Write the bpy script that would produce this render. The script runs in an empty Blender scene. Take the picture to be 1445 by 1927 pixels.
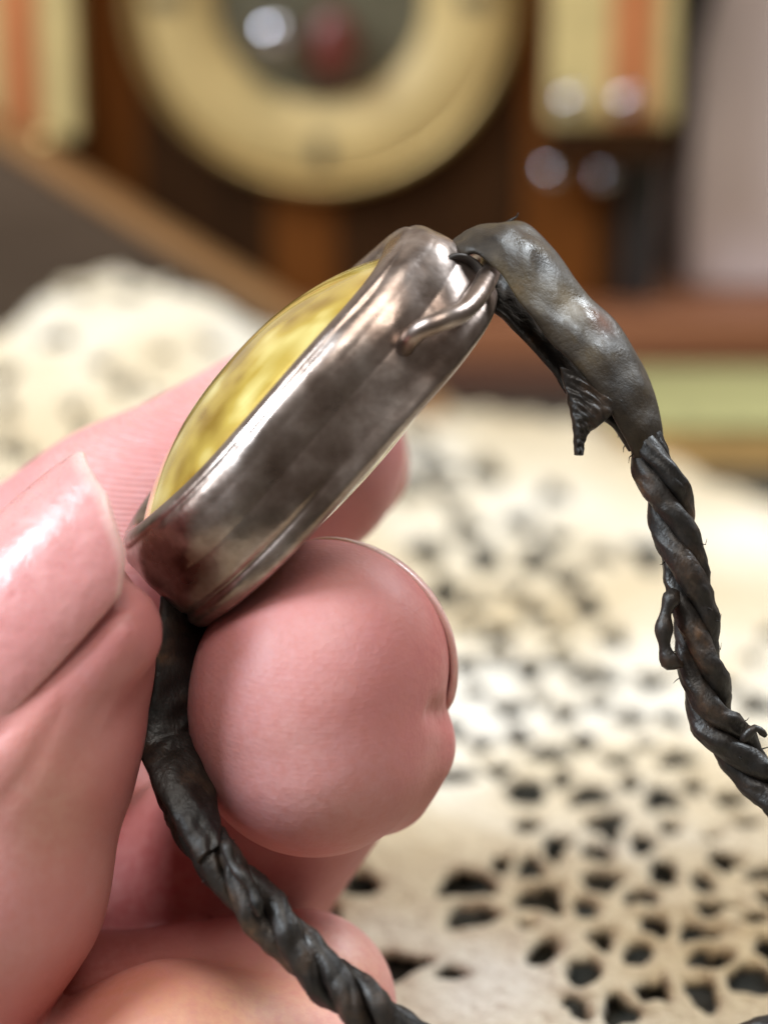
import bpy, bmesh, math, random
import numpy as np
from mathutils import Vector, Matrix

S = 0.001                      # everything below is in millimetres
random.seed(7)
rng = np.random.default_rng(11)

# ------------------------------------------------------------------ camera
scene = bpy.context.scene
CAM_H, PITCH, FOC, K = 96.0, math.radians(19.5), 160.0, 29.5   # height, tilt, focus distance, px per mm at focus
cam_d = bpy.data.cameras.new("camera")
cam_d.sensor_width = 36
cam_d.lens = 18 / math.tan(math.atan(1927 / 2 / K / FOC))
cam_d.clip_start, cam_d.clip_end = 0.01, 20
cam_d.dof.use_dof = True
cam_d.dof.focus_distance = (FOC - 1.5) * S
cam_d.dof.aperture_fstop = cam_d.lens / 5.2
cam = bpy.data.objects.new("camera", cam_d)
cam.location = (0, 0, CAM_H * S)
cam.rotation_euler = (math.pi / 2 - PITCH, 0, 0)
scene.collection.objects.link(cam)
scene.camera = cam

# ------------------------------------------------------------------ world, lamps, exposure
world = bpy.data.worlds.new("World")
scene.world = world
world.use_nodes = True
bg = world.node_tree.nodes["Background"]
bg.inputs[0].default_value = (1.0, 0.90, 0.80, 1)
bg.inputs[1].default_value = 0.20


def area(name, loc, target, size, size_y, watts, col):
    d = bpy.data.lights.new(name, 'AREA')
    d.shape = 'RECTANGLE'
    d.size, d.size_y, d.energy, d.color = size, size_y, watts, col
    o = bpy.data.objects.new(name, d)
    o.location = loc
    o.rotation_euler = (Vector(target) - Vector(loc)).to_track_quat('-Z', 'Y').to_euler()
    scene.collection.objects.link(o)
    return o


area("window_light", (-0.40, 0.02, 0.40), (0, 0.16, 0.05), 0.20, 0.22, 5.0, (0.84, 0.93, 1.0))
area("ceiling_light", (0.06, -0.10, 0.68), (0, 0.2, 0.03), 0.4, 0.3, 3.4, (1.0, 0.94, 0.86))
area("added_back_light", (0.34, 0.43, 0.38), (0.0, 0.20, 0.03), 0.15, 0.15, 2.9, (0.86, 0.94, 1.0))  # unseen lamp added at back right for the strap highlight and paler lace

scene.view_settings.view_transform = 'Standard'
scene.view_settings.look = 'None'
scene.view_settings.gamma = 1
scene.view_settings.exposure = 0.0
scene.render.engine = 'CYCLES'
scene.cycles.use_denoising = True
scene.cycles.sample_clamp_indirect = 6

# ------------------------------------------------------------------ geometry helpers
CF = np.array([0, math.cos(PITCH), -math.sin(PITCH)])
CR = np.array([1.0, 0, 0])
CU = np.array([0, math.sin(PITCH), math.cos(PITCH)])
C0 = np.array([0, 0, CAM_H])


def to_world(uvw):
    """hand frame (right, up, away) in mm -> world mm"""
    a = np.asarray(uvw, float)
    return C0 + a[..., :1] * CR + a[..., 1:2] * CU + (a[..., 2:3] + FOC) * CF


def V(px, py, w):
    s = (FOC + w) / FOC / K
    return np.array([(px - 722.5) * s, (963.5 - py) * s, w])


def ray(px, py):
    d = CF + CR * ((px - 722.5) / K / FOC) + CU * ((963.5 - py) / K / FOC)
    return d


def on_plane(px, py, z=0.0):
    d = ray(px, py)
    t = (z - CAM_H) / d[2]
    p = C0 + d * t
    return p


def at_y(px, py, y):
    d = ray(px, py)
    return C0 + d * (y / d[1])


def mesh_obj(name, verts, faces, mat, parent=None, smooth=True, origin=None):
    """verts in world mm"""
    if parent is not None:
        o0 = np.array(parent_origin[parent.name])
    elif origin is not None:
        o0 = np.asarray(origin, float)
    else:
        o0 = np.zeros(3)
    v = (np.asarray(verts, float) - o0) * S
    me = bpy.data.meshes.new(name)
    me.from_pydata(v.tolist(), [], [list(map(int, f)) for f in faces])
    me.update()
    if smooth:
        me.polygons.foreach_set("use_smooth", [True] * len(me.polygons))
    me.materials.append(mat)
    o = bpy.data.objects.new(name, me)
    scene.collection.objects.link(o)
    if parent is not None:
        o.parent = parent
    else:
        o.location = tuple(o0 * S)
    parent_origin[o.name] = o0
    return o


parent_origin = {}


def thing(name, label, cat, loc):
    o = bpy.data.objects.new(name, None)
    o.empty_display_size = 0.01
    scene.collection.objects.link(o)
    o.location = tuple(np.asarray(loc, float) * S)
    parent_origin[o.name] = np.asarray(loc, float)
    o["label"], o["category"] = label, cat
    return o


def tag(o, label=None, cat=None, kind=None):
    if label: o["label"] = label
    if cat: o["category"] = cat
    if kind: o["kind"] = kind
    return o


def catmull(pts, n):
    p = np.asarray(pts, float)
    p = np.vstack([2 * p[0] - p[1], p, 2 * p[-1] - p[-2]])
    out = []
    for i in range(1, len(p) - 2):
        t = np.linspace(0, 1, n, endpoint=False)[:, None]
        a, b, c, d = p[i - 1], p[i], p[i + 1], p[i + 2]
        out.append(0.5 * ((2 * b) + (-a + c) * t + (2 * a - 5 * b + 4 * c - d) * t ** 2 + (-a + 3 * b - 3 * c + d) * t ** 3))
    out.append(p[-2][None])
    return np.vstack(out)


def resample(p, step):
    seg = np.linalg.norm(np.diff(p, axis=0), axis=1)
    s = np.concatenate([[0], np.cumsum(seg)])
    n = max(4, int(s[-1] / step))
    t = np.linspace(0, s[-1], n)
    return np.stack([np.interp(t, s, p[:, k]) for k in range(p.shape[1])], 1), t


def frames(p):
    t = np.gradient(p, axis=0)
    t /= np.linalg.norm(t, axis=1)[:, None]
    n = np.zeros_like(p)
    a = np.array([0, 0, 1.0]) if abs(t[0][2]) < .9 else np.array([1.0, 0, 0])
    n[0] = np.cross(t[0], a); n[0] /= np.linalg.norm(n[0])
    for i in range(1, len(p)):
        v = n[i - 1] - t[i] * np.dot(n[i - 1], t[i])
        n[i] = v / np.linalg.norm(v)
    return t, n, np.cross(t, n)


def wob(x, seed, amps=((1, 1), (2.3, .6), (5.1, .35))):
    r = np.random.default_rng(seed)
    y = 0
    for f, a in amps:
        y = y + a * np.sin(x * f + r.uniform(0, 6.28))
    return y


def sweep(sections, closed_ends=True):
    """sections: (n, m, 3) rings -> verts, faces"""
    n, m, _ = sections.shape
    verts = sections.reshape(-1, 3)
    faces = []
    for i in range(n - 1):
        for j in range(m):
            a, b = i * m + j, i * m + (j + 1) % m
            faces.append((a, b, b + m, a + m))
    if closed_ends:
        faces.append(tuple(range(m - 1, -1, -1)))
        faces.append(tuple(range((n - 1) * m, n * m)))
    return verts, faces


def tube(path, radius, m=12):
    t, n, b = frames(path)
    r = np.broadcast_to(np.asarray(radius, float), (len(path),))
    a = np.linspace(0, 2 * math.pi, m, endpoint=False)
    ring = path[:, None] + r[:, None, None] * (np.cos(a)[None, :, None] * n[:, None] + np.sin(a)[None, :, None] * b[:, None])
    return sweep(ring)


def box(name, x0, x1, y0, y1, z0, z1, mat, parent=None, bevel=0.6, origin=None, seg=2):
    bm = bmesh.new()
    bmesh.ops.create_cube(bm, size=1)
    for v in bm.verts:
        v.co = Vector(((x0 + x1) / 2 + v.co.x * (x1 - x0), (y0 + y1) / 2 + v.co.y * (y1 - y0), (z0 + z1) / 2 + v.co.z * (z1 - z0)))
    if bevel:
        bmesh.ops.bevel(bm, geom=bm.edges[:], offset=bevel, segments=seg, affect='EDGES', profile=.5)
    bm.verts.index_update()
    vs = [tuple(v.co) for v in bm.verts]
    fs = [[v.index for v in f.verts] for f in bm.faces]
    bm.free()
    return mesh_obj(name, vs, fs, mat, parent, smooth=False, origin=origin)


def prism(name, poly, y0, y1, mat, parent=None, bevel=0.6, axis='y'):
    """polygon in x,z extruded along y"""
    bm = bmesh.new()
    a = [bm.verts.new((p[0], y0, p[1])) for p in poly]
    f = bm.faces.new(a)
    r = bmesh.ops.extrude_face_region(bm, geom=[f])
    for v in r['geom']:
        if isinstance(v, bmesh.types.BMVert):
            v.co.y = y1
    bmesh.ops.recalc_face_normals(bm, faces=bm.faces[:])
    if bevel:
        bmesh.ops.bevel(bm, geom=bm.edges[:], offset=bevel, segments=2, affect='EDGES', profile=.5)
    bm.verts.index_update()
    vs = [tuple(v.co) for v in bm.verts]
    fs = [[v.index for v in q.verts] for q in bm.faces]
    bm.free()
    return mesh_obj(name, vs, fs, mat, parent, smooth=False)


def lathe_y(name, prof, cx, cz, mat, parent, n=64):
    """profile of (radius, y) turned about an axis along y"""
    a = np.linspace(0, 2 * math.pi, n, endpoint=False)
    rings = np.array([[(cx + r * math.cos(t), y, cz + r * math.sin(t)) for t in a] for r, y in prof])
    v, f = sweep(rings, closed_ends=False)
    return mesh_obj(name, v, f, mat, parent)


def ball(name, c, r, mat, parent, n=16):
    bm = bmesh.new()
    bmesh.ops.create_uvsphere(bm, u_segments=n * 2, v_segments=n, radius=r)
    bm.verts.index_update()
    vs = [tuple(np.array(v.co) + np.asarray(c)) for v in bm.verts]
    fs = [[v.index for v in q.verts] for q in bm.faces]
    bm.free()
    return mesh_obj(name, vs, fs, mat, parent)


def vnoise(x, y, cell, seed):
    r = np.random.default_rng(seed)
    g = r.random((256, 256))
    x, y = np.asarray(x) / cell + 1000, np.asarray(y) / cell + 1000
    ix, iy = np.floor(x).astype(int), np.floor(y).astype(int)
    fx, fy = x - ix, y - iy
    fx, fy = fx * fx * (3 - 2 * fx), fy * fy * (3 - 2 * fy)
    a, b = g[ix % 256, iy % 256], g[(ix + 1) % 256, iy % 256]
    c, d = g[ix % 256, (iy + 1) % 256], g[(ix + 1) % 256, (iy + 1) % 256]
    return (a * (1 - fx) + b * fx) * (1 - fy) + (c * (1 - fx) + d * fx) * fy - 0.5


def sstep(x, a, b):
    t = np.clip((np.asarray(x, float) - a) / (b - a), 0, 1)
    return t * t * (3 - 2 * t)


# ------------------------------------------------------------------ material helpers
class Mat:
    def __init__(self, name):
        self.m = bpy.data.materials.new(name)
        self.m.use_nodes = True
        self.nt = self.m.node_tree
        self.b = self.nt.nodes["Principled BSDF"]
        self.tc = self.nt.nodes.new("ShaderNodeTexCoord")

    def set(self, **kw):
        for k, v in kw.items():
            k = k.replace('_', ' ')
            self.b.inputs[k].default_value = (*v, 1) if isinstance(v, tuple) and len(v) == 3 and k not in ("Subsurface Radius",) else v
        return self

    def map(self, scale=(1, 1, 1), rot=(0, 0, 0)):
        n = self.nt.nodes.new("ShaderNodeMapping")
        n.inputs["Scale"].default_value = scale
        n.inputs["Rotation"].default_value = rot
        self.nt.links.new(self.tc.outputs["Object"], n.inputs["Vector"])
        return n.outputs[0]

    def noise(self, scale, detail=3, rough=.55, vec=None, dist=0):
        n = self.nt.nodes.new("ShaderNodeTexNoise")
        n.inputs["Scale"].default_value = scale
        n.inputs["Detail"].default_value = detail
        n.inputs["Roughness"].default_value = rough
        n.inputs["Distortion"].default_value = dist
        self.nt.links.new(vec or self.tc.outputs["Object"], n.inputs["Vector"])
        return n.outputs["Fac"]

    def voro(self, scale, vec=None):
        n = self.nt.nodes.new("ShaderNodeTexVoronoi")
        n.inputs["Scale"].default_value = scale
        self.nt.links.new(vec or self.tc.outputs["Object"], n.inputs["Vector"])
        return n.outputs["Distance"]

    def wave(self, scale, axis='Z', dist=1.0, dscale=1.0, vec=None):
        n = self.nt.nodes.new("ShaderNodeTexWave")
        n.bands_direction = axis
        n.inputs["Scale"].default_value = scale
        n.inputs["Distortion"].default_value = dist
        n.inputs["Detail Scale"].default_value = dscale
        self.nt.links.new(vec or self.tc.outputs["Object"], n.inputs["Vector"])
        return n.outputs["Fac"]

    def attr(self, name):
        n = self.nt.nodes.new("ShaderNodeAttribute")
        n.attribute_name = name
        return n.outputs["Fac"]

    def ramp(self, fac, stops):
        n = self.nt.nodes.new("ShaderNodeValToRGB")
        e = n.color_ramp.elements
        while len(e) < len(stops):
            e.new(.5)
        for el, (p, c) in zip(e, stops):
            el.position = p
            el.color = (*c, 1) if isinstance(c, tuple) else (c, c, c, 1)
        self.nt.links.new(fac, n.inputs[0])
        return n.outputs[0]

    def mix(self, fac, a, b, mode='MIX'):
        n = self.nt.nodes.new("ShaderNodeMix")
        n.data_type = 'RGBA'
        n.blend_type = mode
        for sock, val in ((n.inputs[0], fac), (n.inputs[6], a), (n.inputs[7], b)):
            if isinstance(val, bpy.types.NodeSocket):
                self.nt.links.new(val, sock)
            elif isinstance(val, tuple):
                sock.default_value = (*val, 1)
            else:
                sock.default_value = val
        return n.outputs[2]

    def math(self, op, a, b=0.0):
        n = self.nt.nodes.new("ShaderNodeMath")
        n.operation = op
        for sock, val in ((n.inputs[0], a), (n.inputs[1], b)):
            if isinstance(val, bpy.types.NodeSocket):
                self.nt.links.new(val, sock)
            else:
                sock.default_value = val
        return n.outputs[0]

    def bump(self, h, strength, dist, prev=None):
        n = self.nt.nodes.new("ShaderNodeBump")
        n.inputs["Distance"].default_value = dist * S
        if isinstance(strength, bpy.types.NodeSocket):
            self.nt.links.new(strength, n.inputs["Strength"])
        else:
            n.inputs["Strength"].default_value = strength
        self.nt.links.new(h, n.inputs["Height"])
        if prev:
            self.nt.links.new(prev, n.inputs["Normal"])
        self.nt.links.new(n.outputs[0], self.b.inputs["Normal"])
        return n.outputs[0]

    def to(self, sock, name):
        self.nt.links.new(sock, self.b.inputs[name])
        return self


def wood(name, dark, light, scale=90, rough=.4, stretch=(1, 1, .08), spec=.3):
    m = Mat(name)
    f = m.noise(scale * 4, 5, .6, m.map(stretch), .4)
    m.to(m.ramp(f, [(.3, dark), (.7, light)]), "Base Color")
    m.set(Roughness=rough, Specular_IOR_Level=spec)
    m.bump(f, .2, .3)
    return m.m


def plain(name, col, rough=.5, metal=0.0, var=.12, nscale=300):
    m = Mat(name)
    f = m.noise(nscale, 4)
    lo = tuple(c * (1 - var) for c in col)
    hi = tuple(min(1, c * (1 + var)) for c in col)
    m.to(m.ramp(f, [(.3, lo), (.7, hi)]), "Base Color")
    m.set(Roughness=rough, Metallic=metal)
    return m.m


# tarnished silver
m = Mat("tarnished_silver")
big, fine = m.noise(170, 4, .6), m.noise(900, 4, .6)
col = m.ramp(big, [(.28, (.16, .108, .084)), (.48, (.33, .265, .232)), (.72, (.49, .43, .40))])
m.to(m.mix(m.ramp(fine, [(.40, 0.0), (.70, .5)]), col, (.17, .118, .095)), "Base Color")
m.to(m.ramp(m.noise(320, 3), [(.3, .24), (.7, .44)]), "Roughness")
m.set(Metallic=1.0)
scr = m.noise(700, 3, .6, m.map((1, .12, .35), (.4, .3, .2)))
m.bump(scr, .12, .06, m.bump(fine, .06, .08, m.bump(big, .26, .6)))
SILVER = m.m
DARKSILVER = plain("shaded_socket_silver", (.045, .038, .034), .5, .6)  # near-black colour stands in for the darkness of the socket hole

# amber glass over gold foil
m = Mat("amber_glass")
st = m.map((1, 1, 1))
streak = m.attr("streak")
edge = m.attr("edge")
col = m.ramp(streak, [(.15, (.29, .175, .020)), (.5, (.52, .375, .068)), (.85, (.79, .67, .25))])
col = m.mix(edge, col, (.42, .22, .02))
m.to(col, "Base Color")
m.set(Metallic=.35, Roughness=.24, Coat_Weight=1.0, Coat_Roughness=.04, Coat_IOR=1.55)
m.bump(streak, .25, .35)
AMBER = m.m

# leather
m = Mat("dark_leather")
pn, ln = m.noise(300, 5, .65), m.noise(560, 4, .6, m.map((1, 1, .45)))
col = m.ramp(pn, [(.34, (.005, .0043, .004)), (.53, (.014, .0105, .0085)), (.63, (.036, .022, .014)), (.76, (.11, .055, .025))])
m.to(col, "Base Color")
m.to(m.ramp(ln, [(.3, .32), (.7, .62)]), "Roughness")
m.set(Specular_IOR_Level=.42)
m.bump(m.noise(2400, 4, .7), .4, .10, m.bump(ln, .75, .35))
LEATHER = m.m
m = Mat("worn_strap_leather")
pn, ln = m.noise(230, 4, .6), m.noise(800, 5, .7)
col = m.ramp(pn, [(.32, (.013, .009, .006)), (.50, (.034, .024, .014)), (.64, (.066, .047, .023)), (.80, (.12, .07, .026))])
col = m.mix(m.attr("scuff"), col, (.15, .11, .055))
col = m.mix(m.attr("rust"), col, (.16, .045, .008))
m.to(col, "Base Color")
gl = m.math("MAXIMUM", m.attr("gloss"), m.math("MULTIPLY", m.attr("gloss2"), m.ramp(m.noise(900, 3), [(.48, 0.0), (.60, 1.0)])))
m.to(m.mix(gl, m.ramp(ln, [(.3, .42), (.7, .62)]), (.15, .15, .15)), "Roughness")
m.set(Specular_IOR_Level=.36)
m.bump(m.noise(2200, 3), .25, .08, m.bump(ln, .35, .3))
STRAP = m.m

# skin
m = Mat("skin")
mott = m.noise(190, 5, .65)
base = m.ramp(mott, [(.30, (.56, .268, .272)), (.70, (.66, .395, .398))])
blot = m.ramp(m.noise(95, 3, .55), [(.40, 0.0), (.62, .60)])
base = m.mix(blot, base, (.50, .155, .155))
c1 = m.mix(m.attr("blush_and_shade"), base, (.40, .095, .085))
c2 = m.mix(m.attr("warm"), c1, (.62, .34, .17))
yel = m.ramp(m.noise(130, 3, .5, m.map((1, 1, 1), (.5, .9, .2))), [(.46, 0.0), (.66, .20)])
c2 = m.mix(yel, c2, (.66, .38, .33))
spk = m.ramp(m.noise(1300, 4, .65), [(.42, 0.0), (.68, .55)])
m.to(m.mix(spk, c2, (.52, .20, .18)), "Base Color")
m.set(Coat_Weight=.06, Coat_Roughness=.3, Roughness=.52, Subsurface_Weight=.25, Subsurface_Scale=.0016, Specular_IOR_Level=.45)
m.b.inputs["Subsurface Radius"].default_value = (1.0, .35, .2)
fine = m.voro(2600)
n1 = m.bump(fine, .16, .09)
n2 = m.bump(m.noise(380, 6, .7), .24, .35, n1)
rid = m.wave(980, 'Z', 1.6, 1.2, m.map((.25, .25, 1), (0, math.radians(-12), 0)))
m.bump(rid, m.attr("ridge"), .16, n2)
SKIN = m.m
m = Mat("fingernail")
sc = m.noise(900, 4, .65)
base = m.ramp(m.noise(150, 3), [(.3, (.52, .20, .20)), (.7, (.60, .29, .28))])
m.to(m.mix(m.attr("tip"), base, (.78, .62, .55)), "Base Color")
m.to(m.ramp(sc, [(.35, .20), (.65, .50)]), "Roughness")
m.set(Subsurface_Weight=.2, Subsurface_Scale=.0015, Coat_Weight=.2, Coat_Roughness=.2)
m.bump(sc, .45, .15, m.bump(m.noise(260, 3), .5, .5))
NAIL = m.m

# cotton
m = Mat("ecru_cotton")
tone = m.noise(28, 3, .5)
yarn = m.noise(900, 4, .65)
col = m.ramp(tone, [(.36, (.53, .41, .24)), (.50, (.64, .54, .38)), (.64, (.76, .72, .64))])
m.to(m.mix(m.ramp(yarn, [(.3, .35), (.65, 0.0)]), col, (.33, .24, .14)), "Base Color")
m.set(Roughness=.9, Sheen_Weight=.2)
m.bump(yarn, .9, .7)
COTTON = m.m

TABLE = wood("dark_table_wood", (.030, .032, .027), (.052, .050, .042), 60, .35, (.1, 1, 1))
PLINTH_T = wood("red_brown_wood", (.17, .065, .030), (.25, .10, .048), 60, .4, (.08, 1, 1))
PLINTH_B = wood("umber_wood", (.085, .040, .026), (.125, .060, .040), 60, .45, (.08, 1, 1))
CASE_D = wood("walnut_dark", (.018, .0068, .0018), (.040, .015, .0038), 60, .8, spec=.1)
CASE_O = wood("walnut_orange", (.09, .028, .0045), (.15, .047, .008), 60, .8, spec=.1)
BLACKW = wood("black_wood", (.010, .008, .009), (.022, .018, .018), 60, .5)
BRASS = plain("brass", (.42, .30, .13), .45, 1.0)
DIALGOLD = plain("dial_gilt", (.45, .325, .135), .55, .0, .12, 60)
DIALDARK = plain("dial_centre_grey", (.085, .075, .045), .5)
SILVERP = plain("polished_steel", (.45, .45, .5), .14, 1.0)
REDB = plain("red_brown_enamel", (.10, .018, .012), .4)
CREAM = plain("cream_paint", (.50, .39, .17), .6)
ORANGE = plain("orange_inlay", (.42, .145, .05), .5)
LILAC = plain("pale_lilac_board", (.52, .43, .42), .8, 0, .06, 40)
GREENY = plain("olive_yellow_cloth", (.27, .25, .10), .8)
PAGES = plain("tan_page_edge", (.42, .26, .09), .85)
GREYWOOD = wood("grey_brown_wood", (.070, .045, .028), (.105, .070, .046), 50, .55, (.1, 1, 1))
TANWOOD = wood("tan_wood", (.25, .125, .048), (.34, .18, .075), 50, .5, (.1, 1, 1))
WALL = plain("plaster", (.45, .38, .32), .9, 0, .05, 20)

# ------------------------------------------------------------------ setting
tag(box("tabletop", -420, 420, -120, 475, -20, 0, TABLE, bevel=2), "dark wooden tabletop under the doily and clock", None, "structure")
tag(box("wall", -600, 600, 480, 500, -20, 700, WALL, bevel=0), "plain wall behind the clock", None, "structure")

# ------------------------------------------------------------------ crocheted doily
def z_base(x, y):
    return 20 * sstep(-x, -6, 24) * sstep(y, 212, 284) + 1.2 * vnoise(x, y, 40, 3)


edge_px = [(-260, 700, 18), (-120, 600, 20), (-40, 640, 20), (0, 632, 20), (60, 596, 20), (120, 560, 20), (230, 538, 20), (320, 556, 20),
           (372, 600, 19), (400, 598, 18.5), (440, 605, 18), (470, 640, 16), (560, 690, 9), (640, 740, 4), (740, 748, 2),
           (830, 752, 2), (900, 768, 2), (1000, 775, 2), (1100, 782, 2), (1180, 812, 2), (1300, 876, 2), (1445, 930, 2), (1600, 990, 2), (1900, 1100, 2)]
edge = np.array([on_plane(a, b, z)[:2] for a, b, z in edge_px])
edge = edge[np.argsort(edge[:, 0])]

H5 = [(385,25,25,25),(608,45,28,20),(835,58,35,25),(497,78,50,20),(715,92,35,18),(945,108,45,20),(310,155,25,20),(540,180,35,25),(765,200,35,25),(408,200,35,15),(650,240,45,30),(885,258,40,28),(1110,262,50,22),(1000,205,30,15),(452,308,40,35),(310,325,60,20),(565,385,50,35),(690,345,30,22),(800,400,50,22),(935,355,30,18),(1055,412,40,30),(1178,358,25,22),(1300,398,40,18),(588,492,40,28),(860,515,45,40),(675,580,40,45),(800,612,45,32),(990,578,35,28),(1100,520,35,18),(1240,540,50,18),(1350,490,35,15),(575,675,40,25),(475,665,20,35),(350,725,75,28),(625,780,55,35),(845,725,45,35),(1065,685,45,35),(1200,715,40,30),(1285,638,40,28),(975,765,40,28),(785,815,40,28),(380,832,70,28),(540,860,40,14),(1250,815,50,20),(1025,872,40,25),(1390,855,35,18),(1175,893,50,28),(1410,680,40,25),(840,940,35,35),(645,980,50,30),(960,975,35,40),(1230,1005,55,30),(1385,1075,50,35),(765,1050,45,50),(1025,1105,50,45),(1180,1110,45,40),(90,1015,75,35),(290,1045,40,12),(755,1175,35,30),(930,1190,60,35),(1440,980,40,30),(1440,770,20,20),(1420,60,50,22),(1300,560,30,16)]
H2 = [(200,870,40,30),(370,870,32,28),(250,960,25,25),(305,1060,30,25),(180,1140,35,25),(365,1150,30,30),(540,1170,40,30),(630,1225,36,26),(240,1265,30,28),(695,1305,30,25),(890,1145,35,40),(330,1300,25,22),(320,1375,25,20),(405,1400,35,25),(600,1395,30,15),(425,1485,30,20),(610,1490,35,25),(310,1510,25,15),(515,1525,40,25),(720,1540,45,25),(480,1050,26,20),(600,1090,26,20),(740,1150,24,18),(460,1270,24,18),(530,1330,26,18),(780,1420,26,18),(910,1555,35,15),(590,950,26,22),(150,790,26,22),(120,930,26,22)]
H7 = [(320,395,70,25),(1145,425,40,28),(900,490,45,26),(560,545,36,30),(700,660,56,36),(825,670,36,36),(410,785,35,40),(470,910,30,35),(40,1000,40,40),(25,1250,30,30),(40,800,36,36),(30,600,44,44),(150,1040,30,30)]
holes = [(700 + a / 1.94, 1300 + b / 1.94, c / 1.94 * 1.12, d / 1.94 * 1.12) for a, b, c, d in H5]
holes += [(700 + a / 1.72, 380 + b / 1.72, c / 1.72 * 1.3, d / 1.72 * 1.35) for a, b, c, d in H2]
holes += [(a / 2.89, 500 + b / 2.89, c / 2.89, d / 2.89) for a, b, c, d in H7]
hl = []


def on_cloth(px, py):
    d = ray(px, py)
    t = np.linspace(120, 460, 1400)
    p = C0 + d * t[:, None]
    k = np.argmax(p[:, 2] < z_base(p[:, 0], p[:, 1]) + 1.8)
    return p[k]


for a, b, c, d in holes:
    p, pr, p1, p2 = on_cloth(a, b), on_cloth(a + c, b), on_cloth(a, b - d), on_cloth(a, b + d)
    hl.append((p[0], p[1], abs(pr[0] - p[0]), min(abs(p1[1] - p2[1]) / 2, 4.2)))
# the lacework goes on past the part in view
gx = np.arange(-150, 150, 5.0); gy = np.arange(80, 320, 6.5)
seen = np.array([(h[0], h[1]) for h in hl])
for i, yy in enumerate(gy):
    for xx in gx:
        x_, y_ = xx + (i % 2) * 3 + rng.uniform(-1, 1), yy + rng.uniform(-1.2, 1.2)
        inview = y_ > 158 and abs(x_) < 27 + (y_ - 158) * .16
        small = inview and x_ > 0 - (y_ - 160) * .05
        if small and not 190 < y_ < 236:
            continue
        if np.min(np.hypot((seen[:, 0] - x_), (seen[:, 1] - y_) * .6)) < (3.4 if small else 6):
            continue
        if rng.random() < (.1 if small else .35):
            continue
        hl.append((x_, y_, rng.uniform(.5, .9) if small else rng.uniform(.9, 1.5), rng.uniform(.9, 1.5) if small else rng.uniform(1.4, 2.3)))
hl = np.array(hl)
DX = 0.38
HOLE = 1.14
xs, ys = np.arange(-125, 125, DX), np.arange(85, 322, DX)
X, Y = np.meshgrid(xs, ys, indexing='ij')
Xd = X + .22 * vnoise(X, Y, 2.6, 21); Yd = Y + .4 * vnoise(X, Y, 2.6, 22)
Q1 = np.full(X.shape, 9.0); Q2 = np.full(X.shape, 9.0)
for k, (hx, hy, rx, ry) in enumerate(hl):
    i0, i1 = np.searchsorted(xs, [hx - 12, hx + 12]); j0, j1 = np.searchsorted(ys, [hy - 20, hy + 20])
    if i0 >= i1 or j0 >= j1:
        continue
    rr_ = math.sqrt(rx * ry * .55) * HOLE * (1.1 if hy < 215 else 1.0)
    asp = (rx / (ry * .55)) ** .5
    a, b = (Xd[i0:i1, j0:j1] - hx) / asp, (Yd[i0:i1, j0:j1] - hy) * .55 * asp
    ang = np.arctan2(b, a)
    q = np.hypot(a, b) * (1 + .20 * np.cos(3 * ang + (k * 2.4) % 6.28)) - rr_
    o1, o2 = Q1[i0:i1, j0:j1], Q2[i0:i1, j0:j1]
    Q2[i0:i1, j0:j1] = np.minimum(o2, np.maximum(o1, q))
    Q1[i0:i1, j0:j1] = np.minimum(o1, q)
half_gap = (Q2 - Q1) / 2
TW = .66                                    # half width of a crochet thread
T = np.maximum(Q1, TW - half_gap)           # distance inside the thread, negative in a hole
ey = np.interp(X, edge[:, 0], edge[:, 1]) + .9 * np.sin(X * 1.1)
margin = ey - Y
round_ = np.sqrt(np.clip(1 - (1 - np.clip(T / TW, 0, 1)) ** 2, 0, 1))
cord_ = np.exp(-(half_gap / .40) ** 2) * sstep(1.9 - Q1, 0, 1.2)
stitch = np.sin(X * 3.4 + 4 * vnoise(X, Y, 7, 8)) * np.sin(Y * 2.6 + 3 * vnoise(X, Y, 8, 10))
thick = .95 * round_ + .35 * cord_ + .8 * vnoise(X, Y, 7, 6) + .45 * vnoise(X, Y, 1.3, 5) + .22 * stitch * (.6 + 1.2 * vnoise(X, Y, 14, 9))
thick = thick - 1.2 * (1 - np.clip(margin / 2.0, 0, 1)) ** 2
Z = z_base(X, Y) + 1.2 + np.maximum(thick, -.5)
keep = (T > 0) & (margin > 0)
idx = np.arange(X.size).reshape(X.shape)
ok = keep[:-1, :-1] & keep[1:, :-1] & keep[1:, 1:] & keep[:-1, 1:]
q = np.stack([idx[:-1, :-1][ok], idx[1:, :-1][ok], idx[1:, 1:][ok], idx[:-1, 1:][ok]], 1)
used, inv = np.unique(q, return_inverse=True)
q = inv.reshape(q.shape)
P = np.stack([X.ravel(), Y.ravel(), Z.ravel()], 1)[used]
doily = mesh_obj("lace_doily", P, q, COTTON, origin=(0, 230, 0))
sm = doily.modifiers.new("thickness", 'SOLIDIFY'); sm.thickness = .0009; sm.offset = -1
tag(doily, "cream crocheted lace doily full of small holes, spread over the table", "doily")

# ------------------------------------------------------------------ clock on its plinth (blurred, behind)
YP = 315
pl = thing("wooden_plinth", "low stepped red brown wooden plinth under the clock", "plinth", (0, YP + 40, 0))
zt = at_y(960, 604, YP)[2]; zm = at_y(960, 690, YP)[2]
box("lower_board", -95, 120, YP - .0, 450, 0.3, zm, PLINTH_B, pl, .5)
box("upper_board", -95, 120, YP + 1.0, 452, zm + .02, zt, PLINTH_T, pl, .8)
YC = 325
ctr = at_y(603, -8, YC)
cx, cz = ctr[0], ctr[2]
pxm = np.linalg.norm(at_y(1000, 0, YC) - at_y(600, 0, YC)) / 400     # mm per pixel at the clock
ck = thing("mantel_clock", "dark wooden mantel clock with gilt dial ring, out of focus behind the hand", "clock", (cx, YC + 20, zt))
ztop = cz + 62
def gx_(p): return at_y(p, 100, YC)[0]
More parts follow.
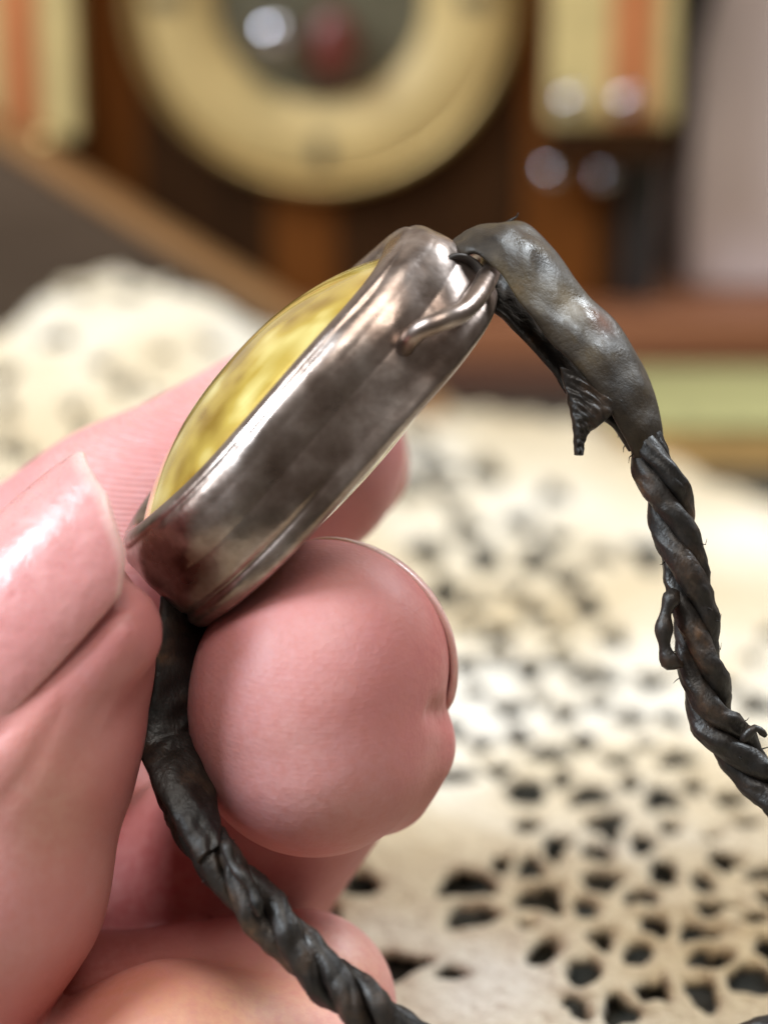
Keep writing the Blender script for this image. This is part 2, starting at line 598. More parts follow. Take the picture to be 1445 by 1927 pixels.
# boards of the case front
xl, xr = gx_(-190), gx_(1300)
cuts = [(xl, gx_(158), CASE_D), (gx_(158), gx_(262), CASE_O), (gx_(262), gx_(505), CASE_D), (gx_(505), gx_(635), CASE_O), (gx_(635), gx_(985), CASE_D), (gx_(985), gx_(1135), CASE_O), (gx_(1135), gx_(1180), CASE_D)]
for i, (a, b, mt) in enumerate(cuts):
    box("case_board", a + .05, b - .05, YC, YC + 38, zt + .05, ztop, mt, ck, .3)
# flaring dark side board at the right
pA, pB, pC, pD = at_y(1255, -120, YC), at_y(1375, -120, YC), at_y(1215, 330, YC), at_y(1170, 330, YC)
prism("side_board", [(gx_(1182), pA[2]), (pB[0], pB[2]), (pC[0] + 2.0, pC[2]), (at_y(1225, 600, YC)[0], zt + .05), (gx_(1182), zt + .05)], YC - 1, YC + 36, BLACKW, ck, .4)
# dial
R = 370 * pxm
lathe_y("bezel", [(R * 1.0, YC - .1), (R * 1.0, YC - 2.5), (R * .97, YC - 3.6), (R * .93, YC - 3.0), (R * .92, YC - 1.5)], cx, cz, BRASS, ck)
lathe_y("chapter_ring", [(R * .92, YC - 1.6), (R * .9, YC - 2.0), (R * .54, YC - 2.0), (R * .53, YC - 1.0)], cx, cz, DIALGOLD, ck)
lathe_y("dial_centre", [(R * .535, YC - .6), (R * .3, YC - .5), (0.01, YC - .45)], cx, cz, DIALDARK, ck)
for ang in (0, 270, 180):
    t = math.radians(ang)
    r0, r1 = R * (.70 if ang % 90 == 0 else .72), R * .86
    wdt = 1.0 if ang % 90 == 0 else .35
    u = np.array([math.cos(t), 0, math.sin(t)]); s_ = np.array([-math.sin(t), 0, math.cos(t)])
    v8 = [np.array([cx, 0, cz]) + u * r + s_ * w_ + np.array([0, yy, 0]) for yy in (YC - 2.5, YC - 1.9) for r, w_ in ((r0, -wdt), (r1, -wdt), (r1, wdt), (r0, wdt))]
    mesh_obj("hour_mark", v8, [(0, 1, 2, 3), (7, 6, 5, 4), (0, 4, 5, 1), (1, 5, 6, 2), (2, 6, 7, 3), (3, 7, 4, 0)], DIALDARK, ck, smooth=False)
c_ = at_y(516, 66, YC - 5); ball("winding_boss", c_, 58 * pxm * .8, SILVERP, ck)
c_ = at_y(628, 88, YC - 4)
bt = ball("seconds_hub", (0, 0, 0), 1.0, REDB, ck)
for v in bt.data.vertices:
    p = np.array(v.co) / S + parent_origin[ck.name]
    v.co = Vector((np.array([p[0] * 48 * pxm, p[1] * 2.5, p[2] * 72 * pxm]) + c_ - parent_origin[ck.name]) * S)
# pilasters with inlay, capitals and brass balls
for (x0, x1, s0, s1, yb) in ((-95, 152, 12, 84, 262), (1030, 1262, 1140, 1222, 236)):
    zb = at_y(600, yb, YC - 6)[2]
    p_ = box("pilaster", gx_(x0), gx_(x1), YC - 6, YC - .05, zb, ztop - 4, CREAM, ck, .4)
    box("inlay", gx_(s0), gx_(s1), YC - 6.6, YC - 6.02, zb + .5, ztop - 5, ORANGE, p_, .2)
    box("pilaster_foot", gx_(x0), gx_(x1), YC - 7, YC - .06, zb - 4.6, zb - .05, CASE_D, ck, .4)
for (a, b) in ((1070, 190), (1176, 190), (90, 268)):
    ball("brass_ball", at_y(a, b, YC - 9), 27 * pxm, SILVERP if a > 1000 else BRASS, ck, 12)
for (a, b) in ((1036, 322), (1132, 330)):
    ball("brass_ball", at_y(a, b, YC - 4), 26 * pxm, SILVERP, ck, 12)

# pale board/box to the right of the clock
YB = 331
xb = at_y(1300, 300, YB)[0]
sb = thing("storage_box", "plain pale lilac box standing to the right of the clock", "box", (xb + 30, YB + 20, zt))
box("box_body", xb, xb + 70, YB, YB + 40, zt + .05, 92, LILAC, sb, 1.0)
box("box_lid", xb - .8, xb + 70.8, YB - .8, YB + 40.8, 92.05, 104, LILAC, sb, 1.0)

# book lying in front of the plinth, right
p0, p1 = on_plane(1180, 884, .2), on_plane(1180, 800, .2)
yb0 = p0[1]
zb1 = at_y(1300, 800, yb0)[2]
zbk = 0
yb1 = on_plane(1300, 690, zb1)[1]
bk = thing("closed_book", "olive yellow closed book lying in front of the plinth at right", "book", (70, (yb0 + yb1) / 2, 0))
xb0 = at_y(1165, 800, yb0)[0]
box("page_block", xb0 + .8, 115, yb0 + .6, min(yb1, YP - 1) - .4, .9, zb1 - .9, PAGES, bk, .3)
box("cover", xb0, 116, yb0, min(yb1, YP - .6), zb1 - .85, zb1, GREENY, bk, .3)
box("cover", xb0, 116, yb0, min(yb1, YP - .6), .2, .85, PAGES, bk, .3)

# sloping wooden stand, left
YS = 302
a, b = at_y(0, 284, YS), at_y(500, 594, YS)
d = (b - a) / np.linalg.norm(b - a)
nrm = np.array([-d[2], 0, d[0]]);  nrm = nrm if nrm[2] > 0 else -nrm
A = a - d * 40
B = a + d * ((1.0 - a[2]) / d[2])
st = thing("sloping_stand", "grey brown sloping wooden stand with a tan top edge, left of the clock", "stand", (A[0] + 40, YS + 5, 0))
prism("side_panel", [(A[0], A[2]), (B[0], B[2]), (B[0] - 1, .3), (A[0], .3)], YS + .6, YS + 11, GREYWOOD, st, .3)
T = 1.7
prism("top_board", [(A[0], A[2] + .04), (B[0], B[2] + .04), (B[0] + nrm[0] * T, B[2] + nrm[2] * T), (A[0] + nrm[0] * T, A[2] + nrm[2] * T)], YS, YS + 9, TANWOOD, st, .5)

# ------------------------------------------------------------------ bracelet: case, glasses, loops
L = np.array([.667, .745, 0])
tl = math.radians(10)
Nn = np.array([-.745 * math.cos(tl), .667 * math.cos(tl), -math.sin(tl)])
Sh = np.array([.745 * math.sin(tl), -.667 * math.sin(tl), -math.cos(tl)])
CEN = V(576, 792, 1.0)
A_, B_ = 14.6, 9.4
br = thing("bracelet", "antique silver bracelet locket with amber glass on a dark twisted leather cord", "bracelet", to_world(CEN - Nn * 4))


def oval(aa, bb, phi):
    e = 2 / 2.25
    c, s = np.cos(phi), np.sin(phi)
    return aa * np.sign(c) * np.abs(c) ** e, bb * np.sign(s) * np.abs(s) ** e


NP = 160
phi = np.linspace(0, 2 * math.pi, NP, endpoint=False)
prof = [(2.7, 2.9), (2.45, 3.5), (2.2, 3.75), (1.85, 3.86), (1.45, 3.82), (1.05, 3.66), (.86, 3.46), (.82, 3.28), (.66, 3.14), (.42, 2.88), (.22, 2.45), (.16, 2.15), (.13, 1.95), (.08, 1.75), (.03, 1.4), (0, 1.0),
        (.04, .6), (.06, .30), (.09, .12), (.09, 0), (.06, -.15), (.03, -.5), (0, -1.1), (.02, -1.6), (.03, -1.9), (.04, -2.1), (.04, -2.25), (.04, -2.4), (.03, -2.6), (.02, -2.95), (.06, -3.3), (.16, -3.55), (.36, -3.74), (.65, -3.86), (1.0, -3.92), (1.6, -3.95), (2.2, -3.8), (2.6, -3.0)]
rings = []
for d_, z_ in prof:
    x, y = oval(A_ - d_ * (1 + .4 * max(0, min(1, (d_ - .3) / 1.2))), B_ - d_, phi)
    gz = math.exp(-((z_ + 2.3) / .22) ** 2)
    gm = gz * .22 * sstep(-np.cos(phi), -.1, .5) + .10 * math.exp(-((z_ + 2.75) / .2) ** 2) * sstep(-np.cos(phi), .1, .6) * -1
    x, y = oval(A_ - gm - d_ * (1 + .4 * max(0, min(1, (d_ - .3) / 1.2)) * sstep(np.cos(phi), -.6, .6)), B_ - gm - d_, phi)
    dent = .20 * np.sin(3 * phi + z_ * .5 + 1) + .12 * np.sin(7 * phi - z_ * .8) + .07 * np.sin(13 * phi + 1.5 * z_)
    k = 1 + dent / 14 * (1 if abs(z_) < 3.2 else .4)
    rings.append(to_world(CEN + (x * k)[:, None] * L + (y * k)[:, None] * Sh + (z_ + .08 * np.sin(5 * phi + .7))[:, None] * Nn))
v, f = sweep(np.array(rings), closed_ends=False)
case = mesh_obj("silver_case", v, f, SILVER, br)
ss = case.modifiers.new("smooth", 'SUBSURF'); ss.levels = ss.render_levels = 2


def glass(name, side, height):
    n = 26
    rr, ed, sk = [], [], []
    for i in range(n):
        t = 1 - i / (n - 1) * .995
        x, y = oval((A_ - 2.35 - .95 * sstep(np.cos(phi), -.6, .6)) * t, (B_ - 2.3) * t, phi)
        h = height * (1 - t ** 2.3)
        rr.append(to_world(CEN + x[:, None] * L + y[:, None] * Sh + side * (3.2 + h) * Nn))
        ed.append(np.full(NP, max(0, (t - .86) / .14) ** 1.5 * .9))
        s1 = .7 * vnoise(x, y * 1.6 + 40, 5.0, 31) + .25 * vnoise(x * .7, y * 5, 2.2, 32) + .8 * vnoise(x, y, 2.0, 33) + .4 * vnoise(x, y, .8, 34)
        sk.append(np.clip(.50 + .75 * s1, 0, 1))
    v, f = sweep(np.array(rr), closed_ends=False)
    f = list(f) + [tuple(range((n - 1) * NP, n * NP))]
    o = mesh_obj(name, v, f, AMBER, br)
    for nm, dat in (("edge", ed), ("streak", sk)):
        at = o.data.attributes.new(nm, 'FLOAT', 'POINT')
        at.data.foreach_set("value", np.concatenate(dat).astype(np.float32))
    return o


glass("front_glass", 1, 3.0)
glass("back_glass", -1, 2.0)

# wire loops that hold the leather
lp = np.array([V(757, 672, -4.6), V(763, 650, -7.4), V(790, 622, -8.6), V(830, 604, -8.8), V(870, 586, -7.6), V(900, 552, -5.0), V(920, 512, -1.5), V(922, 478, 3), V(900, 466, 7), V(860, 490, 9), V(810, 530, 9)])
pth, tt = resample(catmull(lp, 12), .25)
rad = .60 + .10 * sstep(tt, tt[-1] * .12, tt[-1] * .40) - .10 * sstep(tt, tt[-1] * .6, tt[-1])
rad = rad * (1 + .7 * np.exp(-(tt / 1.6) ** 2))
v, f = tube(to_world(pth), rad, 16)
mesh_obj("wire_loop", v, f, SILVER, br)
# short tube end set in the top of the case
a = np.linspace(0, 2 * math.pi, 40, endpoint=False)
cc = V(870, 528, -3.2); ax = np.array([.45, .38, -.80]); ax /= np.linalg.norm(ax)
e1 = np.cross(ax, [0, 0, 1]); e1 /= np.linalg.norm(e1); e2 = np.cross(ax, e1)
rr = []
for r_, h_ in ((1.85, -3.0), (1.85, .2), (1.72, .42), (1.5, .42), (1.36, .2), (1.32, -2.6)):
    rr.append(to_world(cc + ax * h_ + r_ * (np.cos(a)[:, None] * e1 + np.sin(a)[:, None] * e2)))
v, f = sweep(np.array(rr), closed_ends=False)
mesh_obj("tube_socket", v, f, DARKSILVER, br)
lp = np.array([V(350, 1100, 4), V(336, 1140, 4), V(340, 1172, 4.6), V(358, 1180, 5.5), V(378, 1165, 6.5), V(390, 1120, 7)])
pth, tt = resample(catmull(lp, 12), .3)
v, f = tube(to_world(pth), .8, 14)
mesh_obj("wire_loop", v, f, SILVER, br)


# leather ribbons
def ribbon(name, near, far, mat, thick=.9, sag=.5, m=9, seed=1, step=.35):
    near, far = catmull([V(*p) for p in near], 14), catmull([V(*p) for p in far], 14)
    near, far = [np.stack([np.interp(np.linspace(0, 1, 130), np.linspace(0, 1, len(e)), e[:, k]) for k in range(3)], 1) for e in (near, far)]
    n = len(near)
    mid = (near + far) / 2
    t = np.gradient(mid, axis=0); t /= np.linalg.norm(t, axis=1)[:, None]
    ac = far - near
    nr = np.cross(ac, t); nr /= np.linalg.norm(nr, axis=1)[:, None]
    secs = []
    s = np.arange(n)
    for i in range(n):
        top, bot = [], []
        for j in range(m):
            q = j / (m - 1)
            base = near[i] + ac[i] * q
            bulge = sag * math.sin(math.pi * q) + .12 * math.sin(i * .06 + q * 4 + seed) + .05 * math.sin(i * .15 - q * 8 + seed) + .05 * math.sin(i * .33 + q * 14) +   .075 * math.sin(q * 17 + 4 * math.sin(i * .07 + seed)) + .07 * math.sin(i * .5 + 4 * math.sin(q * 3)) * math.sin(math.pi * q)
            th = thick / 2 * (1 - .55 * abs(2 * q - 1) ** 6)
            top.append(base + nr[i] * (bulge + th)); bot.append(base + nr[i] * (bulge - th))
        secs.append(np.array(top + bot[::-1]))
    v, f = sweep(to_world(np.array(secs)))
    o = mesh_obj(name, v, f, mat, br)
    sb_ = o.modifiers.new("smooth", 'SUBSURF'); sb_.levels = sb_.render_levels = 1
    return o


# lower layer first, then the upper one that shows its broad face
ribbon("strap_layer", [(905, 560, -1), (945, 592, -1.5), (1000, 650, -1.8), (1045, 708, -1.9), (1085, 775, -2), (1140, 790, -1.8), (1190, 850, -.6)],
       [(925, 505, 3), (975, 540, 3.2), (1040, 600, 3.2), (1095, 655, 3), (1140, 700, 2.6), (1190, 740, 2), (1225, 800, 1)], LEATHER, .9, .1, seed=3)
ribbon("strap_layer", [(862, 502, -1.0), (872, 482, -2.2), (905, 484, -2.9), (945, 520, -3.2), (985, 585, -3.4), (1040, 646, -3.4), (1095, 700, -3.2), (1148, 770, -2.8), (1182, 835, -2.0), (1212, 900, -.6)],
       [(864, 492, 1.8), (880, 456, 2.2), (925, 428, 2.2), (985, 420, 2.0), (1040, 466, 1.8), (1098, 550, 1.6), (1160, 618, 1.4), (1206, 690, 1.2), (1232, 770, .8), (1244, 835, .5), (1250, 905, .2)], STRAP, .8, .45, seed=5)
st_ = bpy.data.objects["strap_layer.001"]
sv = np.array([v_.co for v_ in st_.data.vertices]) / S + parent_origin[st_.name]
for nm, c_, w_ in (("rust", (1122, 612, 0), .9), ("scuff", (1065, 575, -1), 1.5), ("gloss", (990, 468, 0), 1.7), ("gloss2", (1115, 610, 0), 2.4)):
    q_ = np.exp(-(np.linalg.norm(sv - to_world(V(*c_)), axis=1) / w_) ** 2)
    at = st_.data.attributes.new(nm, 'FLOAT', 'POINT'); at.data.foreach_set("value", q_.astype(np.float32))
# torn tail under the strap and a curl of hair on top
ribbon("torn_tail", [(1050, 690, -3.0), (1066, 740, -3.3), (1076, 800, -3.4), (1081, 856, -3.4)],
       [(1176, 760, -2.2), (1128, 800, -2.8), (1104, 822, -3.1), (1095, 858, -3.3)], LEATHER, .7, .15, seed=2)
tp, tt = resample(catmull([V(948, 424, 2), V(962, 414, 2), V(972, 408, 1.8), V(975, 401, 1.6)], 8), .15)
v, f = tube(to_world(tp), np.linspace(.14, .03, len(tp)), 6)
mesh_obj("stray_fibre", v, f, LEATHER, br)

# strap below the case, in the dark gap between thumb and finger
ribbon("strap_layer", [(300, 1120, -1), (296, 1200, -1.5), (285, 1300, -1.6), (262, 1400, -2.2), (284, 1470, -4.2), (325, 1545, -5.6), (372, 1625, -6.6)],
       [(395, 1130, 3), (396, 1200, 3.2), (392, 1300, 3), (388, 1380, 1.6), (398, 1440, -.6), (412, 1520, -3.0), (420, 1600, -5.6)], LEATHER, 1.0, .5, seed=8)

# twisted cord: three flat strands, one continuous loop that leaves the frame right and returns below
cord_pts = [(1156, 705, 1.4), (1188, 770, .6),  (1222, 850, -1), (1262, 960, -1), (1292, 1080, -1), (1310, 1180, -.8), (1318, 1260, -.6), (1345, 1350, -.2),
            (1402, 1430, .2), (1470, 1500, .5), (1560, 1590, 1), (1640, 1720, 2), (1640, 1850, 3), (1560, 1930, 4), (1450, 1956, 4), (1330, 1985, 3), (1180, 2030, 1), (1000, 2050, -3), (850, 2005, -6),
            (735, 1932, -8), (640, 1858, -8), (550, 1775, -7.4), (470, 1688, -6.4), (400, 1605, -5), (352, 1520, -2.6), (330, 1450, -.4)]
cp, ct = resample(to_world(catmull([V(*p) for p in cord_pts], 20)), .28)
ti, ni, bi = frames(cp)
cord_root = None
grow = .12 + .88 * sstep(ct, .5, 9)
turn = np.cumsum(np.where(ct < ct[-1] * .5, -1.0, 1.0)) * (ct[1] - ct[0])
wv = 1 + .06 * wob(ct * .9, 4)
for k in range(3):
    ang = turn * (2 * math.pi / 12.5) + k * 2 * math.pi / 3 + .14 * wob(ct * .45, 40 + k)
    hr = grow * .82 * wv * (1 + .12 * wob(ct * .7, 50 + k))
    rd = np.cos(ang)[:, None] * ni + np.sin(ang)[:, None] * bi
    tg = -np.sin(ang)[:, None] * ni + np.cos(ang)[:, None] * bi
    c = cp + hr[:, None] * rd
    m_ = 22
    aa = np.linspace(0, 2 * math.pi, m_, endpoint=False)
    th = (.5 + .5 * grow) * .80 * (1 + .07 * wob(ct * .6, 60 + k)); wd = (.5 + .5 * grow) * .92 * (1 + .09 * wob(ct * .5, 70 + k))
    ringn = 1 + .05 * np.sin(aa * 2 + ct[:, None] * .6 + k) + .035 * np.sin(aa * 5 - ct[:, None] * .8 + k) + .03 * np.sin(aa * 9 + ct[:, None] * .5)
    for a0, dp in ((.55, .22), (-.75, .16), (2.4, .12)):
        dd = np.angle(np.exp(1j * (aa[None, :] - a0 - .35 * wob(ct * .55, 80 + k)[:, None])))
        ringn = ringn - dp * (.55 + .45 * wob(ct * .8, 90 + k)[:, None] / 2) * np.exp(-(dd / .17) ** 2)
    ringn = ringn * (1 + .025 * np.sin(ct * 4.1 + 2 * np.sin(ct * 1.3)))[:, None]
    secs = c[:, None] + ringn[..., None] * (th[:, None, None] * np.cos(aa)[None, :, None] * rd[:, None] + wd[:, None, None] * np.sin(aa)[None, :, None] * tg[:, None])
    v, f = sweep(secs)
    if k == 0:
        cord_root = mesh_obj("twisted_cord", v, f, LEATHER, br)
        parent_origin[cord_root.name] = parent_origin[br.name]
    else:
        mesh_obj("strand", v, f, LEATHER, cord_root)
# loose torn flaps on the cord
for pts, r0 in (([(1270, 1110, -2.2), (1252, 1155, -2.5), (1249, 1205, -2.5), (1258, 1242, -2.4), (1284, 1252, -2)], .5),
                ([(1395, 1395, -1.5), (1420, 1370, -1.8), (1440, 1385, -1.6)], .3),
                ([(425, 1580, -6.8), (437, 1625, -7.6), (470, 1665, -8.2), (490, 1725, -8.6)], .38)):
    tp, tt = resample(catmull([V(*p) for p in pts], 10), .25)
    v, f = tube(to_world(tp), r0 * (1 + .25 * np.sin(tt * 3)) * np.interp(tt / tt[-1], [0, .1, .85, 1], [.6, 1, 1, .5]), 8)
    mesh_obj("loose_flap", v, f, LEATHER, br)
for i in range(70):
    j = int(rng.choice(np.where((ct < 42) | (ct > ct[-1] - 30))[0]))
    an = rng.uniform(0, 6.28)
    dr = math.cos(an) * ni[j] + math.sin(an) * bi[j]
    p0 = cp[j] + dr * 1.3
    ln_ = rng.uniform(.3, .8)
    tp = np.array([p0, p0 + dr * ln_ * .5 + ti[j] * .15, p0 + dr * ln_ * .8 + ti[j] * rng.uniform(-.4, .6)])
    v, f = tube(tp, [.05, .035, .012], 5)
    mesh_obj("stray_fibre", v, f, LEATHER, br)

# ------------------------------------------------------------------ hand: one continuous skin from a distance field
def rcone(P, a, b, ra, rb):
    ba = b - a
    h = np.clip(((P - a) @ ba) / (ba @ ba), 0, 1)
    return np.linalg.norm(P - a - h[:, None] * ba, axis=1) - (ra + (rb - ra) * h)


def smin(a, b, k):
    h = np.clip(.5 + .5 * (b - a) / k, 0, 1)
    return b * (1 - h) + a * h - k * h * (1 - h)


def chain(P, nodes, k=1.5):
    d = None
    for (a, ra), (b, rb) in zip(nodes[:-1], nodes[1:]):
        e = rcone(P, a, b, ra, rb)
        d = e if d is None else smin(d, e, k)
    return d


thumb_nodes = [(V(92, 1226, -3), 6.7), (V(10, 1370, -3), 8.3), (V(-70, 1650, -2), 8.7), (V(-300, 1990, 1), 10.5), (V(-620, 2010, 0), 14)]
nail_c = V(60, 1190, -5); nail_t = np.array([.68, .73, 0]); nail_e1 = np.array([0, 0, -1.0]); nail_e2 = np.array([.73, -.68, 0])
index_nodes = [(V(548, 852, 19), 8.1), (V(250, 1030, 18), 8.6), (V(-60, 1230, 18), 9.3), (V(-420, 1560, 14), 10.5)]
mid_nodes = [(V(612, 1248, 2), 8.0), (V(596, 1368, 3), 8.05)]
mid2_nodes = [(V(640, 1330, 9), 7.2), (V(385, 1690, 20), 7.9), (V(60, 1760, 24), 9.2)]
ring_nodes = [(V(565, 1892, 7), 6.4), (V(140, 1958, 9), 6.9), (V(-200, 1900, 12), 9)]
ring2_nodes = [(V(590, 2020, 2), 5.7), (V(330, 2018, 0), 6.7), (V(90, 2090, 2), 6.6)]
pink_nodes = [(V(500, 2125, -5), 4.9), (V(180, 2125, -4), 5.4), (V(-160, 2060, 4), 7.5)]
palm_nodes = [(V(150, 1600, 31), 8.8), (V(-150, 1760, 20), 12.0), (V(-520, 1880, 8), 17), (V(-1000, 1800, -8), 19), (V(-1500, 1650, -20), 19)]


def gauss_line(P, pts, width):
    d = np.full(len(P), 1e9)
    for a, b in zip(pts[:-1], pts[1:]):
        d = np.minimum(d, np.abs(rcone(P, a, b, 0, 0)))
    return np.exp(-(d / width) ** 2)


def hand_sdf(P):
    th = chain(P, thumb_nodes, 2.5)
    bed = rcone(P, nail_c - nail_t * 9, nail_c + nail_t * 1.2, 6.0, 5.5)
    th = smin(th, bed, 1.2)
    fold = rcone(P, V(205, 1190, -7.2), V(-26, 1455, -7.4), 3.3, 3.9)
    th = smin(th, fold, 1.0)
    # groove where the nail meets the side fold
    th = th + .55 * gauss_line(P, [V(262, 1095, -9.0), V(95, 1268, -11.2), V(-20, 1395, -11.4)], .75)
    th = th + .22 * gauss_line(P, [V(120, 1330, -11), V(60, 1450, -11.5), V(0, 1520, -11.5)], .5) + .15 * gauss_line(P, [V(210, 1270, -9), V(170, 1400, -10), V(120, 1500, -10.5)], .45)
    ix = chain(P, index_nodes, 2)
    md = chain(P, mid_nodes, 2)
    pl_ = (P - CEN) @ Nn + 3.75          # flattened where it presses on the back of the case
    md = -smin(-md, -pl_, 1.6)
    # pulp bulges, nail fold notch at the right
    md = smin(md, rcone(P, V(560, 1330, -.5), V(585, 1400, 0), 6.3, 6.3), 3)
    md = md + .5 * gauss_line(P, [V(812, 1340, -1.5), V(846, 1352, 3)], .7)
    md = smin(md, rcone(P, V(770, 1405, 4), V(730, 1480, 6), 2.9, 2.9), 2.2)
    m2 = chain(P, mid2_nodes, 2.5)
    md = md + .18 * gauss_line(P, [V(640, 1470, -5), V(760, 1460, -1), V(825, 1400, 2)], .5)
    md = smin(md, m2, .7)
    md = md + .35 * gauss_line(P, [V(420, 1520, 4), V(560, 1640, 3), V(720, 1640, 6)], .5)
    rg = smin(chain(P, ring_nodes, 2), chain(P, ring2_nodes, 2), .6)
    pk = chain(P, pink_nodes, 2)
    pm = chain(P, palm_nodes, 5)
    fi = smin(smin(smin(ix, md, .6), rg, .6), pk, .6)
    d = smin(fi, pm, 3.0)
    d = smin(d, th, .8)
    return d


def surface_nets(fn, lo, hi, h):
    n = np.ceil((np.array(hi) - lo) / h).astype(int) + 1
    ax = [lo[i] + h * np.arange(n[i]) for i in range(3)]
    F = np.empty(n, np.float32)
    for i in range(n[0]):
        yy, zz = np.meshgrid(ax[1], ax[2], indexing='ij')
        P = np.stack([np.full(yy.size, ax[0][i]), yy.ravel(), zz.ravel()], 1)
        F[i] = fn(P).reshape(n[1], n[2])
    F[0], F[-1], F[:, 0], F[:, -1], F[:, :, 0], F[:, :, -1] = 1, 1, 1, 1, 1, 1
    ins = F < 0
    cnt = np.zeros(n - 1, np.int8)
    for dx in (0, 1):
        for dy in (0, 1):
            for dz in (0, 1):
                cnt += ins[dx:n[0] - 1 + dx, dy:n[1] - 1 + dy, dz:n[2] - 1 + dz]
    act = (cnt > 0) & (cnt < 8)
    cells = np.argwhere(act)
    vid = -np.ones(n - 1, np.int64)
    vid[act] = np.arange(len(cells))
    acc = np.zeros((len(cells), 3)); w = np.zeros(len(cells))
    corners = [(a, b, c) for a in (0, 1) for b in (0, 1) for c in (0, 1)]
    for c0 in corners:
        for k in range(3):
            if c0[k] == 1:
                continue
            c1 = list(c0); c1[k] = 1
            i0 = cells + c0; i1 = cells + c1
            f0 = F[i0[:, 0], i0[:, 1], i0[:, 2]]; f1 = F[i1[:, 0], i1[:, 1], i1[:, 2]]
            x = (f0 < 0) != (f1 < 0)
            t = np.where(x, f0 / np.where(f0 == f1, 1, f0 - f1), 0)
            p = np.tile(np.array(c0, float), (len(cells), 1)); p[:, k] += t
            acc[x] += p[x]; w[x] += 1
    verts = np.array(lo) + h * (cells + acc / w[:, None])
    quads = []
    for k in range(3):
        o1, o2 = [(1, 2), (2, 0), (0, 1)][k]
        s0 = [slice(1, n[i] - 1) for i in range(3)]; s1 = list(s0)
        s0[k] = slice(0, n[k] - 1); s1[k] = slice(1, n[k])
        a, b = ins[tuple(s0)], ins[tuple(s1)]
        e = np.argwhere(a != b)
        flip = a[a != b]
        off = np.ones(3, int); off[k] = 0
        e = e + off
        def cid(d1, d2):
            c = e.copy(); c[:, o1] -= d1; c[:, o2] -= d2
            return vid[c[:, 0], c[:, 1], c[:, 2]]
        q = np.stack([cid(1, 1), cid(0, 1), cid(0, 0), cid(1, 0)], 1)
        q[~flip] = q[~flip][:, ::-1]
        quads.append(q)
    quads = np.vstack(quads)
    quads = quads[(quads >= 0).all(1)]
    return verts, quads


lo, hi = np.array([-76., -48., -30.]), np.array([9., 13., 37.])
hv, hq = surface_nets(hand_sdf, lo, hi, .6)


def grad(P):
    e = .05
    g = np.stack([hand_sdf(P + np.eye(3)[k] * e) - hand_sdf(P - np.eye(3)[k] * e) for k in range(3)], 1)
    return g / np.maximum(np.linalg.norm(g, axis=1), 1e-6)[:, None]


for _ in range(2):
    inside = ((hv > lo + 1.5) & (hv < hi - 1.5)).all(1)
    hv[inside] -= np.clip(hand_sdf(hv[inside]), -.5, .5)[:, None] * grad(hv[inside])
hw = to_world(hv)
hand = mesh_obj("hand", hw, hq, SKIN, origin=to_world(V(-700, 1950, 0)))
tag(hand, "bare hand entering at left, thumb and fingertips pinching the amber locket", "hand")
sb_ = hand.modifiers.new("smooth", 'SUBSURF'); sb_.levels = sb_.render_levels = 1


def g3(c, r):
    return np.exp(-(np.linalg.norm((hv - c) / np.asarray(r), axis=1)) ** 2)


blush_and_shade = .10 + .55 * g3(V(255, 1230, -6), (4, 7, 6)) + .45 * g3(V(60, 1340, -10), (3, 4, 5)) + .8 * g3(V(820, 1240, 2), (4, 9, 6)) + .65 * g3(V(660, 1060, 2), (7, 3.5, 6)) \
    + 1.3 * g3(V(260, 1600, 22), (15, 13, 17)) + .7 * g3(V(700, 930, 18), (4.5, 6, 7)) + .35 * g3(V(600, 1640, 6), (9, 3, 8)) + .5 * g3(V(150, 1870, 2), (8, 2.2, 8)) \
    + .4 * g3(V(150, 1700, -6), (5, 9, 8)) + .35 * g3(V(360, 1840, -2), (9, 1.6, 8))  # palm hollow term paints in the shade between thumb and fingers; others redden skin
warm = .75 * g3(V(420, 1910, -4), (8, 3.0, 8)) + .3 * g3(V(90, 1500, -9), (3, 5, 6)) + .4 * g3(V(690, 1790, 2), (4, 4, 6))
ridge = .9 * g3(V(270, 860, 12), (8, 7, 10)) + .02 * g3(V(560, 1350, -6), (7, 8, 6)) + .01
for nm, dat in (("blush_and_shade", np.clip(blush_and_shade, 0, 1)), ("warm", np.clip(warm, 0, 1)), ("ridge", np.clip(ridge, 0, 1))):
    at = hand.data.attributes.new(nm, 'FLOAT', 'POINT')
    at.data.foreach_set("value", dat.astype(np.float32))


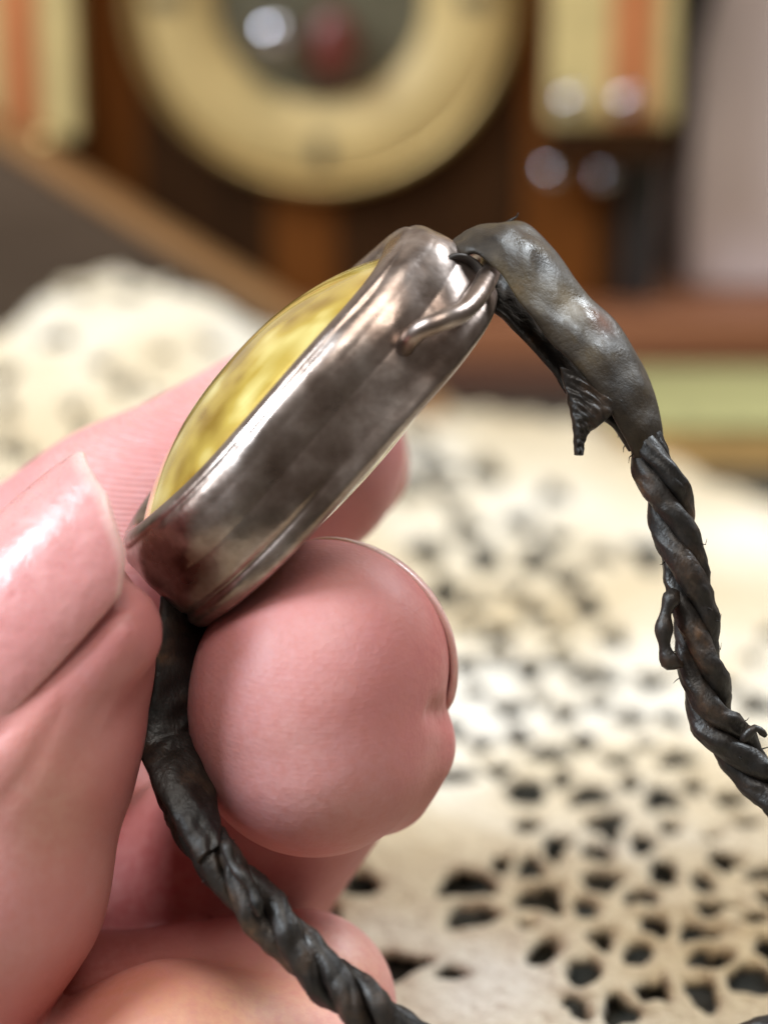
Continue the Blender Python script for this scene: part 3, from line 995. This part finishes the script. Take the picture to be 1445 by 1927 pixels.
def nail(grid, tipw, label=None):
    n, m_, _ = grid.shape
    fs = [(i * m_ + j, i * m_ + j + 1, (i + 1) * m_ + j + 1, (i + 1) * m_ + j) for i in range(n - 1) for j in range(m_ - 1)]
    o = mesh_obj("fingernail", to_world(grid.reshape(-1, 3)), fs, NAIL, hand)
    at = o.data.attributes.new("tip", 'FLOAT', 'POINT')
    at.data.foreach_set("value", tipw.ravel().astype(np.float32))
    so = o.modifiers.new("thickness", 'SOLIDIFY'); so.thickness = .00055; so.offset = 0
    s2 = o.modifiers.new("smooth", 'SUBSURF'); s2.levels = s2.render_levels = 1
    return o


# thumb nail
na, ns = 34, 40
grid = np.zeros((ns, na, 3)); tw = np.zeros((ns, na))
for j, an in enumerate(np.radians(np.linspace(-102, 27, na))):
    q = j / (na - 1)
    Lm = np.interp(math.degrees(an), [-102, -94, -82, -70, -20, 13, 27], [2.5, 7.2, 9.7, 10.6, 9.8, 8.1, 6.0])
    for i in range(ns):
        s = -11 + (Lm + 11) * i / (ns - 1)
        R_ = 6.45 + .12 * math.sin(an * 6) * .4 - .010 * max(0, s) ** 2
        grid[i, j] = nail_c + nail_t * s + R_ * (math.cos(an) * nail_e1 + math.sin(an) * nail_e2)
        tw[i, j] = .5 * sstep(s, Lm - 1.0, Lm - .2)
nail(grid, tw)


def cap_nail(c, tdir, ndir, R0, half_t, half_s, n=22):
    tdir = tdir / np.linalg.norm(tdir)
    ndir = ndir - tdir * (ndir @ tdir); ndir /= np.linalg.norm(ndir)
    sdir = np.cross(tdir, ndir)
    g = np.zeros((n, n, 3)); w = np.zeros((n, n))
    for i in range(n):
        for j in range(n):
            a_, b_ = 2 * i / (n - 1) - 1, 2 * j / (n - 1) - 1
            # squircle map so that the outline is rounded
            x, y = a_ * math.sqrt(1 - b_ * b_ / 2.6), b_ * math.sqrt(1 - a_ * a_ / 2.6)
            ta, sa = math.radians(half_t * x), math.radians(half_s * y)
            g[i, j] = c + R0 * (math.cos(ta) * (math.cos(sa) * ndir + math.sin(sa) * sdir) + math.sin(ta) * tdir)
            w[i, j] = .35 + .5 * sstep(x, .3, .8)
    return nail(g, w)


cap_nail(V(610, 1262, 2.4), np.array([-.50, .75, -.1]), np.array([.80, .42, .62]), 8.42, 60, 46)
cap_nail(V(575, 868, 19), np.array([.75, .3, -.2]), np.array([.1, -.05, 1.0]), 8.4, 46, 42)
